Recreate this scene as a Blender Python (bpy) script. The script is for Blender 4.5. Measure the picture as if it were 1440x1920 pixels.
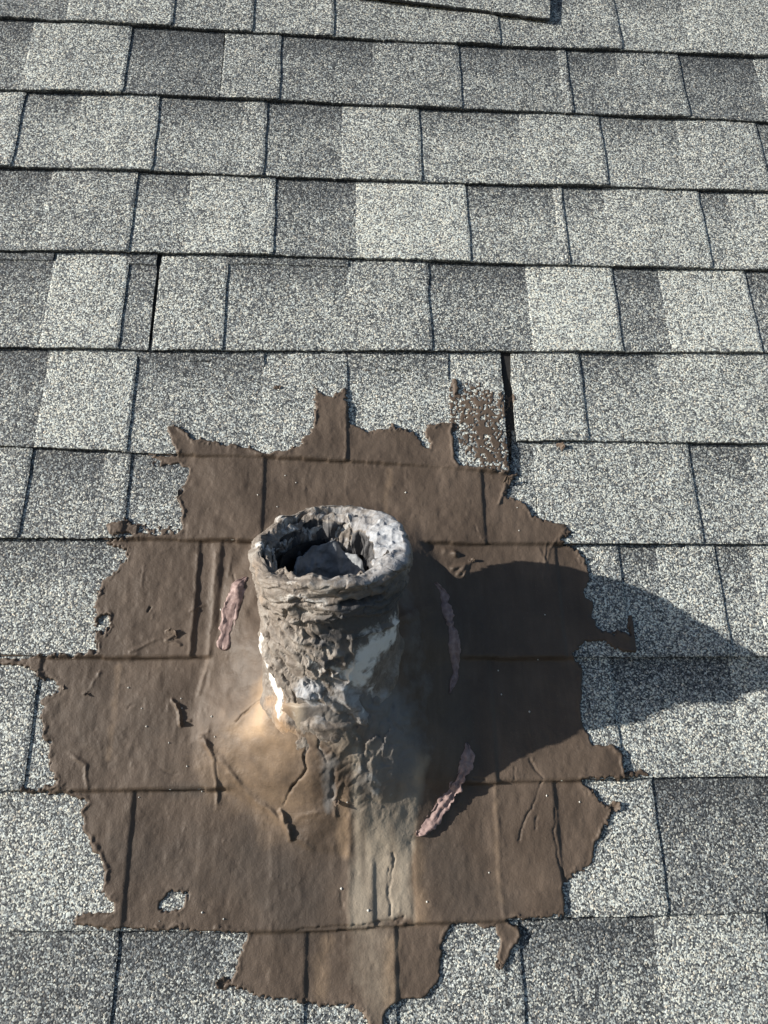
import bpy, math, random
import numpy as np
from mathutils import Matrix, Vector

for o in list(bpy.data.objects):
    bpy.data.objects.remove(o, do_unlink=True)
scene = bpy.context.scene
C = scene.collection
random.seed(4)

# ------------------------------------------------------------------ camera
PITCH = math.radians(45)                       # roof pitch; roof frame: u right, v up the slope, n off the roof
FPX = 1442.0                                   # focal length in photograph pixels (1440 x 1920)
def rot3(a, b, c):
    ca, sa = math.cos(a), math.sin(a); cb, sb = math.cos(b), math.sin(b); cc, sc = math.cos(c), math.sin(c)
    return (np.array([[cc, -sc, 0], [sc, cc, 0], [0, 0, 1]]) @ np.array([[cb, 0, sb], [0, 1, 0], [-sb, 0, cb]])
            @ np.array([[1, 0, 0], [0, ca, -sa], [0, sa, ca]]))
CR = rot3(0.32132743, -0.06170606, -0.01424518)
CC = np.array([0.0, -0.1256487, 0.94439477])
ROOF = Matrix.Rotation(PITCH, 4, 'X')
cam = bpy.data.cameras.new('camera')
cam_o = bpy.data.objects.new('camera', cam); C.objects.link(cam_o)
cm = Matrix([list(CR[i]) + [CC[i]] for i in range(3)] + [[0, 0, 0, 1]])
cam_o.matrix_world = ROOF @ cm
cam.sensor_fit = 'HORIZONTAL'; cam.sensor_width = 36.0; cam.lens = 36.0 * FPX / 1440.0
cam.clip_start = 0.01; cam.clip_end = 500
scene.camera = cam_o

# ------------------------------------------------------------------ sky, sun, exposure
SUN_ROOF = Vector((-2.42, 0.37, 1.0)).normalized()     # towards the sun, roof frame
SUN = (ROOF.to_3x3() @ SUN_ROOF).normalized()
elev = math.asin(SUN.z); azim = math.atan2(SUN.x, SUN.y)
world = bpy.data.worlds.new('World'); scene.world = world; world.use_nodes = True
wn = world.node_tree
sky = wn.nodes.new('ShaderNodeTexSky'); sky.sky_type = 'NISHITA'; sky.sun_disc = False
sky.sun_elevation = elev; sky.sun_rotation = azim
bg = wn.nodes['Background']; bg.inputs['Strength'].default_value = 0.068
wn.links.new(sky.outputs[0], bg.inputs[0])
sl = bpy.data.lights.new('sun', 'SUN'); sl.energy = 5.0; sl.angle = math.radians(0.5); sl.color = (1.0, 0.95, 0.868)
sun_o = bpy.data.objects.new('sun', sl); C.objects.link(sun_o)
sun_o.rotation_euler = SUN.to_track_quat('Z', 'Y').to_euler(); sun_o.location = SUN * 8
scene.view_settings.view_transform = 'Standard'; scene.view_settings.look = 'None'
scene.view_settings.exposure = 0.46; scene.view_settings.gamma = 1.0
scene.view_settings.use_curve_mapping = False
scene.render.engine = 'CYCLES'

# ------------------------------------------------------------------ helpers
def at(x, y, n=0.004):
    """photograph pixel -> roof-frame point on the plane n"""
    w = CR @ np.array([(x - 720) / FPX, -(y - 960) / FPX, -1.0])
    t = (n - CC[2]) / w[2]
    return CC + t * w
def uv(x, y, n=0.004):
    p = at(x, y, n); return (p[0], p[1])
def _h(ix, iy, iz, seed):
    h = (ix.astype(np.uint32) * np.uint32(374761393) + iy.astype(np.uint32) * np.uint32(668265263)
         + iz.astype(np.uint32) * np.uint32(2147483647) + np.uint32((seed * 974634777) & 0xffffffff))
    h = (h ^ (h >> np.uint32(13))) * np.uint32(1274126177)
    h = (h ^ (h >> np.uint32(16))) * np.uint32(2246822519)
    h = h ^ (h >> np.uint32(15))
    return h.astype(np.float64) / 4294967295.0 * 2 - 1
def noise(x, y, z=0.0, seed=0):
    x = np.asarray(x, float); y = np.asarray(y, float); z = np.zeros_like(x) + z
    fx, fy, fz = np.floor(x), np.floor(y), np.floor(z)
    ix, iy, iz = fx.astype(np.int64), fy.astype(np.int64), fz.astype(np.int64)
    tx, ty, tz = x - fx, y - fy, z - fz
    tx = tx * tx * tx * (tx * (tx * 6 - 15) + 10); ty = ty * ty * ty * (ty * (ty * 6 - 15) + 10); tz = tz * tz * tz * (tz * (tz * 6 - 15) + 10)
    r = 0
    for a in (0, 1):
        for b in (0, 1):
            for c in (0, 1):
                w = (tx if a else 1 - tx) * (ty if b else 1 - ty) * (tz if c else 1 - tz)
                r = r + w * _h(ix + a, iy + b, iz + c, seed)
    return r
def fbm(x, y, z=0.0, seed=0, oct=4, gain=0.5):
    r = 0; a = 1.0; f = 1.0
    for i in range(oct):
        r = r + a * noise(np.asarray(x) * f, np.asarray(y) * f, np.asarray(z) * f, seed + i * 17); a *= gain; f *= 2.03
    return r
def ridged(x, y, z=0.0, seed=0, oct=3):
    r = 0; a = 1.0; f = 1.0
    for i in range(oct):
        r = r + a * (1 - 2 * np.abs(noise(np.asarray(x) * f, np.asarray(y) * f, np.asarray(z) * f, seed + i * 31))); a *= 0.5; f *= 2.1
    return r
def worley(x, y, seed=0):
    """nearest and second distance, random value of the cell, offset to its centre"""
    x = np.asarray(x, float); y = np.asarray(y, float)
    ix, iy = np.floor(x), np.floor(y); z = np.zeros(x.shape, np.int64)
    d1 = np.full(x.shape, 9.0); d2 = d1.copy(); cr = np.zeros(x.shape); dx = cr.copy(); dy = cr.copy(); tx = cr.copy(); ty = cr.copy()
    for a in (-1, 0, 1):
        for b in (-1, 0, 1):
            gx, gy = (ix + a).astype(np.int64), (iy + b).astype(np.int64)
            px = gx + .5 + .45 * _h(gx, gy, z, seed); py = gy + .5 + .45 * _h(gx, gy, z, seed + 1)
            d = np.hypot(x - px, y - py); m = d < d1
            d2 = np.where(m, d1, np.minimum(d2, d)); d1 = np.where(m, d, d1)
            cr = np.where(m, _h(gx, gy, z, seed + 2), cr); tx = np.where(m, _h(gx, gy, z, seed + 3), tx); ty = np.where(m, _h(gx, gy, z, seed + 4), ty)
            dx = np.where(m, x - px, dx); dy = np.where(m, y - py, dy)
    return d1, d2, cr, tx * dx + ty * dy
def sstep(a, b, x):
    t = np.clip((x - a) / (b - a), 0, 1); return t * t * (3 - 2 * t)
def seg_dist(U, V, poly, closed=False):
    d = np.full(U.shape, 1e9)
    n = len(poly)
    for i in range(n if closed else n - 1):
        ax, ay = poly[i]; bx, by = poly[(i + 1) % n]
        dx, dy = bx - ax, by - ay; L = dx * dx + dy * dy + 1e-12
        t = np.clip(((U - ax) * dx + (V - ay) * dy) / L, 0, 1)
        d = np.minimum(d, (U - ax - t * dx) ** 2 + (V - ay - t * dy) ** 2)
    return np.sqrt(d)
def inside(U, V, poly):
    r = np.zeros(U.shape, bool); n = len(poly)
    for i in range(n):
        ax, ay = poly[i]; bx, by = poly[(i + 1) % n]
        if ay == by: continue
        c = ((ay > V) != (by > V)) & (U < (bx - ax) * (V - ay) / (by - ay) + ax)
        r ^= c
    return r
def sdf(U, V, poly):
    d = seg_dist(U, V, poly, True); return np.where(inside(U, V, poly), d, -d)
def pxp(pts, n=0.004): return [uv(x, y, n) for x, y in pts]

def mesh_obj(name, verts, faces, mat, parent=None, attrs=None, smooth=False):
    me = bpy.data.meshes.new(name)
    verts = np.asarray(verts, np.float32); 
    if isinstance(faces, np.ndarray):
        k = faces.shape[1]; nf = faces.shape[0]
        me.vertices.add(len(verts)); me.vertices.foreach_set('co', verts.ravel())
        me.loops.add(nf * k); me.loops.foreach_set('vertex_index', faces.astype(np.int32).ravel())
        me.polygons.add(nf); me.polygons.foreach_set('loop_start', np.arange(0, nf * k, k, dtype=np.int32))
        me.polygons.foreach_set('loop_total', np.full(nf, k, np.int32))
        me.update(calc_edges=True)
    else:
        me.from_pydata([tuple(v) for v in verts], [], faces)
    if attrs:
        for an, av in attrs.items():
            a = me.attributes.new(an, 'FLOAT', 'POINT'); a.data.foreach_set('value', np.asarray(av, np.float32).ravel())
    me.validate(); me.update()
    me.polygons.foreach_set('use_smooth', np.full(len(me.polygons), bool(smooth)))
    me.materials.append(mat)
    o = bpy.data.objects.new(name, me); C.objects.link(o)
    if parent is not None: o.parent = parent
    return o
def tag(o, label=None, cat=None, group=None, kind=None):
    for k, v in (('label', label), ('category', cat), ('group', group), ('kind', kind)):
        if v: o[k] = v
    return o
def root_empty(name, base):
    o = bpy.data.objects.new(name, None); C.objects.link(o); o.empty_display_size = 0.05
    o.matrix_world = ROOF @ Matrix.Translation(Vector(base)); return o
def grid_faces(nr, nc, wrap=False):
    r = np.arange(nr - 1)[:, None]; c = np.arange(nc if wrap else nc - 1)[None, :]
    c2 = (c + 1) % nc
    return np.stack([(r * nc + c), (r * nc + c2), ((r + 1) * nc + c2), ((r + 1) * nc + c)], -1).reshape(-1, 4)

# ------------------------------------------------------------------ materials
class NT:
    def __init__(self, name):
        self.m = bpy.data.materials.new(name); self.m.use_nodes = True; self.t = self.m.node_tree
        self.b = self.t.nodes['Principled BSDF']
    def n(self, typ, **kw):
        nd = self.t.nodes.new(typ)
        for k, v in kw.items(): setattr(nd, k, v)
        return nd
    def l(self, a, b): self.t.links.new(a, b)
    def math(self, op, a, b=None, c=None, clamp=False):
        nd = self.n('ShaderNodeMath', operation=op); nd.use_clamp = clamp
        for i, x in enumerate((a, b, c)):
            if x is None: continue
            if isinstance(x, (int, float)): nd.inputs[i].default_value = x
            else: self.l(x, nd.inputs[i])
        return nd.outputs[0]
    def attr(self, name): return self.n('ShaderNodeAttribute', attribute_name=name).outputs['Fac']
    def ramp(self, fac, stops, interp='LINEAR'):
        nd = self.n('ShaderNodeValToRGB'); nd.color_ramp.interpolation = interp
        e = nd.color_ramp.elements
        while len(e) < len(stops): e.new(0.5)
        for i, (p, c) in enumerate(stops):
            e[i].position = p; e[i].color = (c[0], c[1], c[2], 1) if not isinstance(c, (int, float)) else (c, c, c, 1)
        self.l(fac, nd.inputs[0]); return nd.outputs[0]
    def mix(self, fac, a, b, blend='MIX'):
        nd = self.n('ShaderNodeMix', data_type='RGBA', blend_type=blend)
        for s, x in ((nd.inputs['Factor'], fac), (nd.inputs['A'], a), (nd.inputs['B'], b)):
            s = [q for q in nd.inputs if q.name == s.name and (q.type == 'RGBA' or s.name == 'Factor' and q.type == 'VALUE')][0]
            if isinstance(x, (int, float)): s.default_value = x
            elif isinstance(x, tuple): s.default_value = (x[0], x[1], x[2], 1)
            else: self.l(x, s)
        return [q for q in nd.outputs if q.type == 'RGBA'][0]
    def noise(self, vec, scale, detail=4, rough=0.55, dist=0.0):
        nd = self.n('ShaderNodeTexNoise'); nd.inputs['Scale'].default_value = scale; nd.inputs['Detail'].default_value = detail
        nd.inputs['Roughness'].default_value = rough; nd.inputs['Distortion'].default_value = dist
        self.l(vec, nd.inputs['Vector']); return nd.outputs['Fac']
    def voro(self, vec, scale, feature='F1'):
        nd = self.n('ShaderNodeTexVoronoi', feature=feature); nd.inputs['Scale'].default_value = scale
        self.l(vec, nd.inputs['Vector']); return nd
    def bump(self, h, strength, dist, prev=None):
        nd = self.n('ShaderNodeBump'); nd.inputs['Strength'].default_value = strength; nd.inputs['Distance'].default_value = dist
        self.l(h, nd.inputs['Height'])
        if prev is not None: self.l(prev, nd.inputs['Normal'])
        return nd.outputs[0]
    def coord(self): return self.n('ShaderNodeTexCoord').outputs['Object']

def granule_material():
    k = NT('mineral granules'); co = k.coord()
    wob = k.n('ShaderNodeTexNoise'); wob.inputs['Scale'].default_value = 900; wob.inputs['Detail'].default_value = 2
    k.l(co, wob.inputs['Vector'])
    va = k.n('ShaderNodeVectorMath', operation='SCALE'); k.l(wob.outputs['Color'], va.inputs[0]); va.inputs['Scale'].default_value = 0.0012
    vb = k.n('ShaderNodeVectorMath', operation='ADD'); k.l(co, vb.inputs[0]); k.l(va.outputs[0], vb.inputs[1])
    vec = vb.outputs[0]
    v1 = k.voro(vec, 590); v2 = k.voro(vec, 1000)
    s1 = k.n('ShaderNodeSeparateColor'); k.l(v1.outputs['Color'], s1.inputs[0])
    s2 = k.n('ShaderNodeSeparateColor'); k.l(v2.outputs['Color'], s2.inputs[0])
    tone = k.attr('tone'); band = k.attr('band')
    big = k.noise(co, 26, 3, 0.6)
    mid = k.noise(co, 130, 2, 0.6)
    # granule lightness: random per granule, shifted by the blend of the shingle (top courses: vignette too)
    r = k.math('MULTIPLY_ADD', s1.outputs[0], 0.78, k.math('MULTIPLY', s2.outputs[0], 0.26))
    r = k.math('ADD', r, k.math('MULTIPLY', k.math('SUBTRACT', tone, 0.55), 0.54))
    r = k.math('ADD', r, k.math('MULTIPLY', k.math('SUBTRACT', big, 0.5), 0.30))
    r = k.math('ADD', r, k.math('MULTIPLY', k.math('SUBTRACT', mid, 0.5), 0.22))
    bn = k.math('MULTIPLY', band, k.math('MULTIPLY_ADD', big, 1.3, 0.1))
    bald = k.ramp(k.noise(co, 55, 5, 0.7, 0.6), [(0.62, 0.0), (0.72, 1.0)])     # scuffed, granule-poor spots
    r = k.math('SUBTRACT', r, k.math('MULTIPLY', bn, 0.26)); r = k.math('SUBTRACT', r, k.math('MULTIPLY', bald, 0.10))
    col = k.ramp(r, [(0.0, (0.030, 0.032, 0.036)), (0.24, (0.066, 0.071, 0.077)), (0.43, (0.155, 0.160, 0.164)),
                     (0.58, (0.30, 0.302, 0.295)), (0.72, (0.53, 0.53, 0.490)), (0.88, (0.88, 0.87, 0.78))])
    hue = k.ramp(s1.outputs[1], [(0.0, (0.86, 0.96, 1.04)), (0.5, (0.96, 1, 1.01)), (0.9, (1.0, 1.0, 0.95)), (1.0, (1.08, 0.98, 0.88))])
    col = k.mix(1.0, col, hue, 'MULTIPLY')
    k.l(col, k.b.inputs['Base Color'])
    k.b.inputs['Roughness'].default_value = 0.7; k.b.inputs['Specular IOR Level'].default_value = 0.35
    h1 = k.math('MULTIPLY', v1.outputs['Distance'], -1.0); h2 = k.math('MULTIPLY', v2.outputs['Distance'], -1.0)
    h = k.math('ADD', k.math('MULTIPLY', s1.outputs[2], 0.5), h1)
    nb = k.bump(h, 0.5, 0.0010); nb = k.bump(h2, 0.4, 0.0006, nb); nb = k.bump(mid, 0.35, 0.002, nb)
    k.l(nb, k.b.inputs['Normal'])
    return k.m

def tar_material():
    k = NT('brown roof cement'); co = k.coord()
    n1 = k.noise(co, 14, 5, 0.6); n2 = k.noise(co, 70, 4, 0.6); n3 = k.noise(co, 420, 3, 0.6)
    mp = k.n('ShaderNodeMapping'); mp.inputs['Scale'].default_value = (1, .16, 1); k.l(co, mp.inputs['Vector'])
    n4 = k.noise(mp.outputs[0], 60, 4, 0.6)
    nm = k.math('MULTIPLY_ADD', n4, 0.4, k.math('MULTIPLY', n1, 0.6))
    base = k.ramp(nm, [(0.32, (0.074, 0.053, 0.038)), (0.5, (0.103, 0.075, 0.055)), (0.68, (0.150, 0.111, 0.083))])
    def m(name, col, lo, hi, prev, namp=0.45):
        f = k.math('ADD', k.attr(name), k.math('MULTIPLY', k.math('SUBTRACT', n2, 0.5), namp))
        f = k.ramp(f, [(lo, 0.0), (hi, 1.0)])
        return k.mix(f, prev, col)
    c = m('smudge', (0.070, 0.057, 0.047), 0.25, 1.0, base)
    c = m('tan', (0.41, 0.29, 0.185), 0.12, 1.1, c)
    c = m('pale', (0.36, 0.305, 0.237), 0.15, 0.95, c, 0.5)
    c = m('lead', (0.185, 0.178, 0.172), 0.30, 0.95, c, 0.9)
    c = m('chalk', (0.60, 0.60, 0.58), 0.45, 0.75, c, 0.8)
    c = k.mix(k.math('MULTIPLY', k.ramp(n3, [(0.62, 0.0), (0.8, 1.0)]), 0.25), c, (0.32, 0.27, 0.22))
    k.l(c, k.b.inputs['Base Color'])
    k.l(k.math('MULTIPLY_ADD', n1, 0.5, 0.36), k.b.inputs['Roughness'])
    k.b.inputs['Specular IOR Level'].default_value = 0.42
    nb = k.bump(n3, 0.40, 0.0010); nb = k.bump(n2, 0.22, 0.0035, nb)
    k.l(nb, k.b.inputs['Normal'])
    return k.m

def lead_material(name, inner=False):
    k = NT(name); co = k.coord()
    n1 = k.noise(co, 30, 5, 0.65, 0.6); n2 = k.noise(co, 110, 5, 0.65, 0.8); n3 = k.noise(co, 480, 3, 0.6)
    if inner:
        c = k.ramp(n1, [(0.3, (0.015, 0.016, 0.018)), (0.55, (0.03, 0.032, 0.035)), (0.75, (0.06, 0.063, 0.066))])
    else:
        base = k.ramp(k.math('MULTIPLY_ADD', n2, 0.5, k.math('MULTIPLY', n1, 0.5)),
                      [(0.33, (0.10, 0.085, 0.072)), (0.47, (0.195, 0.165, 0.140)), (0.60, (0.31, 0.282, 0.25)), (0.74, (0.48, 0.455, 0.42))])
        def m(name, col, lo, hi, prev, namp=0.6, nn=n2):
            f = k.math('ADD', k.attr(name), k.math('MULTIPLY', k.math('SUBTRACT', nn, 0.5), namp))
            return k.mix(k.ramp(f, [(lo, 0.0), (hi, 1.0)]), prev, col)
        c = m('bitumen_dark', (0.085, 0.083, 0.085), 0.3, 0.7, base)
        c = m('tan', (0.40, 0.26, 0.15), 0.3, 0.8, c)
        c = m('bare', (0.40, 0.42, 0.45), 0.35, 0.7, c)
        c = m('chalk', (0.80, 0.79, 0.76), 0.36, 0.78, c, 1.2)
    k.l(c, k.b.inputs['Base Color'])
    k.b.inputs['Roughness'].default_value = 0.62; k.b.inputs['Specular IOR Level'].default_value = 0.4
    nb = k.bump(n3, 0.3, 0.0010); nb = k.bump(n2, 0.45, 0.004, nb)
    k.l(nb, k.b.inputs['Normal'])
    return k.m
def plain_material(name, c1, c2, scale, rough=0.7, bump=0.3, dist=0.001):
    k = NT(name); co = k.coord(); n = k.noise(co, scale, 5, 0.6)
    k.l(k.ramp(n, [(0.3, c1), (0.7, c2)]), k.b.inputs['Base Color']); k.b.inputs['Roughness'].default_value = rough
    k.l(k.bump(n, bump, dist), k.b.inputs['Normal']); return k.m
M_GRAN = granule_material(); M_TAR = tar_material(); M_LEAD = lead_material('weathered lead'); M_INNER = lead_material('pipe bore', True)
M_FELT = plain_material('asphalt felt', (0.012, 0.012, 0.012), (0.03, 0.029, 0.028), 300, 0.85)
M_FLAP = plain_material('dull grey lead', (0.13, 0.14, 0.15), (0.32, 0.335, 0.35), 60, 0.55, 0.5, 0.004)
M_PINK = plain_material('pink sealant', (0.21, 0.14, 0.13), (0.42, 0.30, 0.275), 160, 0.6, 0.5, 0.0015)

# ------------------------------------------------------------------ roof
EXPO = 0.143
HB, DROP, LIFT = 0.0066, 0.0072, 0.0022
# butt lines of the courses, traced down the roof, each as segments of pixel points
BUTT = {
 'A': [(-60, 30), (0, 33), (240, 46), (470, 60), (720, 76), (1000, 88), (1440, 106), (1500, 109)],
 'B': [(-60, 167), (0, 169), (235, 176), (520, 188), (866, 205), (1080, 213), (1300, 222), (1440, 229), (1500, 232)],
 'C': [(-60, 311), (0, 313), (290, 321), (495, 330), (790, 342), (1140, 349), (1440, 360), (1500, 363)],
 'D': [(-60, 469), (0, 470), (240, 473), (515, 479), (880, 492), (1068, 497), (1440, 507), (1500, 510)],
 'E': [(-60, 650), (0, 651), (225, 655), (280, 657), (420, 657), (720, 658), (1168, 660), (1500, 663)],
 'F0': [(-60, 834), (0, 836), (240, 847)],
 'F1': [(235, 849), (500, 857), (650, 864), (800, 874), (960, 888)],
 'F2': [(965, 827), (1100, 827), (1440, 833), (1500, 834)],
 'G': [(-60, 1009), (0, 1010), (240, 1009), (480, 1014), (800, 1018), (1060, 1020), (1440, 1020), (1500, 1020)],
 'H': [(-60, 1227), (0, 1228), (170, 1231), (600, 1232), (1000, 1233), (1440, 1231), (1500, 1231)],
 'I': [(-60, 1484), (0, 1483), (90, 1482), (400, 1478), (700, 1470), (1010, 1463), (1240, 1457), (1500, 1454)],
 'J': [(-60, 1744), (0, 1744), (430, 1746), (600, 1742), (740, 1732), (1060, 1719), (1260, 1714), (1500, 1710)],
 'K': [(-60, 2022), (720, 2010), (1500, 1998)],
}
# cells: boundary pixel x on the butt line, lightness of the cell to its right, raised or recessed, pixel y of a visible cut-out top
ROWS = [
 ('K', 'K', [(-60, .34, 1), (200, .40, 0), (400, .42, 1), (568, .46, 0), (612, .48, 1), (745, .5, 0), (835, .52, 1), (990, .46, 0), (1255, .62, 1), (1480, .5, 0)]),
 ('J', 'J', [(-60, .6, 1), (228, .5, 0), (522, .5, 1), (700, .5, 0), (930, .56, 1), (1056, .6, 0), (1075, .62, 1), (1252, .36, 0), (1500, .5, 1)]),
 ('I', 'I', [(-60, .5, 1), (44, .56, 0), (205, .5, 1), (410, .5, 0), (560, .5, 1), (930, .5, 0), (1040, .6, 1), (1168, .62, 0), (1400, .66, 1)]),
 ('H', 'H', [(-60, .55, 0), (190, .5, 1), (360, .5, 0), (384, .5, 1), (404, .5, 0), (700, .5, 1), (1058, .5, 0), (1100, .58, 1), (1184, .60, 0), (1260, .63, 1), (1372, .60, 0), (1440, .66, 1)]),
 ('G', 'G', [(-60, .52, 1), (37, .46, 0), (180, .46, 1), (231, .5, 0), (350, .5, 1), (489, .5, 0), (728, .5, 1), (908, .58, 0), (1010, .62, 1), (1318, .58, 0), (1440, .64, 1)]),
 ('F', 'F0', [(-60, .38, 0), (62, .68, 1)]),
 ('F', 'F1', [(235, .52, 0, 674), (485, .56, 1), (651, .66, 0, 692), (848, .62, 1)]),
 ('F', 'F2', [(969, .62, 1), (1103, .60, 0), (1254, .66, 1), (1475, .5, 0)]),
 ('E', 'E', [(-60, .42, 0, 484), (72, .70, 1), (223, .42, 0, 493), (285, .56, 1), (417, .52, 0, 494), (650, .54, 1), (809, .46, 0), (998, .82, 1), (1168, .42, 0), (1258, .80, 1), (1428, .5, 0)]),
 ('D', 'D', [(-60, .44, 0), (70, .50, 1), (242, .56, 0), (345, .66, 1), (512, .40, 0), (667, .80, 1), (882, .58, 0), (1052, .53, 1), (1069, .63, 0), (1150, .66, 1), (1336, .60, 0), (1392, .64, 1)]),
 ('C', 'C', [(-60, .58, 1), (23, .59, 0), (135, .62, 1), (286, .50, 0), (450, .47, 1), (495, .42, 0), (640, .60, 1), (791, .58, 0), (984, .60, 1), (1141, .60, 0), (1290, .58, 1), (1446, .5, 0)]),
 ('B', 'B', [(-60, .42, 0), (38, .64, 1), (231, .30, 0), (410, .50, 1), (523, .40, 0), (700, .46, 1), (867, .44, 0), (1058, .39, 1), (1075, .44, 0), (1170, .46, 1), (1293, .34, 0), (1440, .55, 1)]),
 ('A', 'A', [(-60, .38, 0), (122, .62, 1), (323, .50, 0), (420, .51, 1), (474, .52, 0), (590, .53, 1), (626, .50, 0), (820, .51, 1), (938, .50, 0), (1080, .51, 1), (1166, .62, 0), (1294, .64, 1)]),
]
ORDER = 'KJIHGFEDCBA'
VB = {k: np.array([uv(x, y) for x, y in pts]) for k, pts in BUTT.items()}
def butt(seg, u): return np.interp(u, VB[seg][:, 0], VB[seg][:, 1])
def row_butt(row, u):
    if row != 'F': return butt(row, u)
    u = np.asarray(u, float)
    a, b = uv(238, 848)[0], uv(963, 850)[0]
    return np.where(u < a, butt('F0', u), np.where(u < b, butt('F1', u), butt('F2', u)))
def next_butt(row, u):
    i = ORDER.index(row)
    return row_butt(ORDER[i + 1], u) if i + 1 < len(ORDER) else butt('A', u) + EXPO
UL, UR = uv(-40, 960)[0] - 0.04, uv(1480, 960)[0] + 0.04
cells = []
for row, seg, lst in ROWS:
    ys = BUTT[seg]
    for i, c in enumerate(lst):
        def ux(px):
            y = np.interp(px, [p[0] for p in ys], [p[1] for p in ys]); return uv(px, y)[0]
        u0 = ux(c[0]); 
        if i + 1 < len(lst): u1 = ux(lst[i + 1][0])
        elif seg == 'F0': u1 = uv(239, 848)[0]
        elif seg == 'F1': u1 = uv(958, 888)[0]
        else: u1 = ux(1505) if lst[-1][0] < 1490 else ux(1560)
        gap = 0.0
        if row == 'E' and c[0] == 223: gap = 0.0055
        if seg == 'F1' and c[0] == 848: gap = 0.0025
        vct = uv(720, c[3])[1] if len(c) > 3 else None
        if vct is not None:
            vct = uv((c[0] + (lst[i + 1][0] if i + 1 < len(lst) else c[0])) / 2, c[3])[1]
        cells.append(dict(row=row, seg=seg, u0=u0, u1=u1 - gap, tone=c[1] - (.04 if row in 'AB' else 0), up=c[2], vct=vct, gap=gap))  # lens vignette darkening put into the tone of the top two courses
def cell_n(c, u, v):
    vb = butt(c['seg'], u)
    n = HB - DROP * (v - vb) / EXPO + 0.0006 * noise(u * 22, v * 22, 1.7, 3) + 0.0007 * noise(u * 7, v * 7, 3.3, 8)
    if c['up']: n = n + 0.0001 + (LIFT - 0.0001) * np.clip((u - c['u0']) / min(0.06, 0.85 * (c['u1'] - c['u0'])), 0, 1)
    if c['vct'] is not None: n = n + LIFT * (v > c['vct'] + 0.006 * (0.5 - (u - c['u0']) / (c['u1'] - c['u0'])) * (1 if c['seg'] == 'F1' else 0))
    return n

roof = mesh_obj('roof', [(-2.6, -2.2, -.003), (2.6, -2.2, -.003), (2.6, 3.4, -.003), (-2.6, 3.4, -.003),
                         (-2.6, -2.2, -.02), (2.6, -2.2, -.02), (2.6, 3.4, -.02), (-2.6, 3.4, -.02)],
                [(0, 1, 2, 3), (7, 6, 5, 4), (0, 4, 5, 1), (1, 5, 6, 2), (2, 6, 7, 3), (3, 7, 4, 0)], M_FELT)
roof.matrix_world = ROOF; tag(roof, 'grey laminated asphalt shingle roof slope', None, None, 'structure')

def build_cell(c, name='shingle'):
    rng = np.random.RandomState(int(abs(c['u0'] * 7919 + butt(c['seg'], c['u0']) * 104729) * 10) % 100000)
    nu = max(6, int((c['u1'] - c['u0']) / 0.0035)); us = np.linspace(0, 1, nu)
    vr = [0, .012, .05, .15, .3, .45, .6, .75, .88, 1.0]
    if c['vct'] is not None:
        um = (c['u0'] + c['u1']) / 2; vb = butt(c['seg'], um); vt = next_butt(c['row'], um) + 0.018
        k = (c['vct'] - vb) / (vt - vb); vr = sorted([x for x in vr if abs(x - k) > .02] + [k - .004, k + .004])
    nv = len(vr)
    u_l = c['u0'] + 0.0006 * rng.randn(nv) + 0.0012 * rng.randn(); u_r = c['u1'] + 0.0006 * rng.randn(nv)
    if c['up'] and c['row'] != 'E':                       # rounded lower corner of a raised tooth
        u_r[0] -= 0.003; u_r[1] -= 0.0012
    if not c['up']: u_l = u_l - 0.004; u_r = u_r + (0.0015 if not c.get('gap') else 0)   # recessed layer runs under its neighbours
    top = []; band = []
    for j, t in enumerate(vr):
        u = u_l[j] + (u_r[j] - u_l[j]) * us
        vb = butt(c['seg'], u); vt = next_butt(c['row'], u) + 0.018
        jit = 0.00035 * rng.randn(nu) + 0.0007 * noise(u * 60, u * 0 + c['tone'] * 9, 0, 4) if j <= 1 else 0
        v = vb + (vt - vb) * t + jit
        n = cell_n(c, u, v)
        if not c['up']: n = n - 0.0002
        if j == 0: n = n - 0.0007
        if c['up']:
            e = np.zeros(nu); e[-1] = 0.0007; e[0] = 0.0005; n = n - e
        top.append(np.stack([u, v, n], -1))
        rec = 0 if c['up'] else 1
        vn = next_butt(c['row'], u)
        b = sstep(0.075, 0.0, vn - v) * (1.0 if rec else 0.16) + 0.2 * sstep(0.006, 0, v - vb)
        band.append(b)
    top = np.array(top); band = np.array(band)
    V = top.reshape(-1, 3); F = grid_faces(nv, nu)
    # skirts
    def skirt(idx, dark=5.0):
        nonlocal V, F, band_all
        k0 = len(V); s = V[idx].copy(); s[:, 2] = np.minimum(-0.0025, s[:, 2] - 0.001)
        V = np.vstack([V, s]); band_all = np.concatenate([band_all, np.full(len(idx), dark)])
        f = [(idx[i + 1], idx[i], k0 + i, k0 + i + 1) for i in range(len(idx) - 1)]
        F = np.vstack([F, np.array(f)])
    band_all = band.reshape(-1)
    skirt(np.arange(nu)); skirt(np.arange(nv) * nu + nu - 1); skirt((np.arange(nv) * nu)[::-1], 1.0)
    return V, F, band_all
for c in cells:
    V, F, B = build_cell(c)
    mesh_obj('shingle', V, F, M_GRAN, roof, dict(tone=np.full(len(V), c['tone']), band=B))

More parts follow.
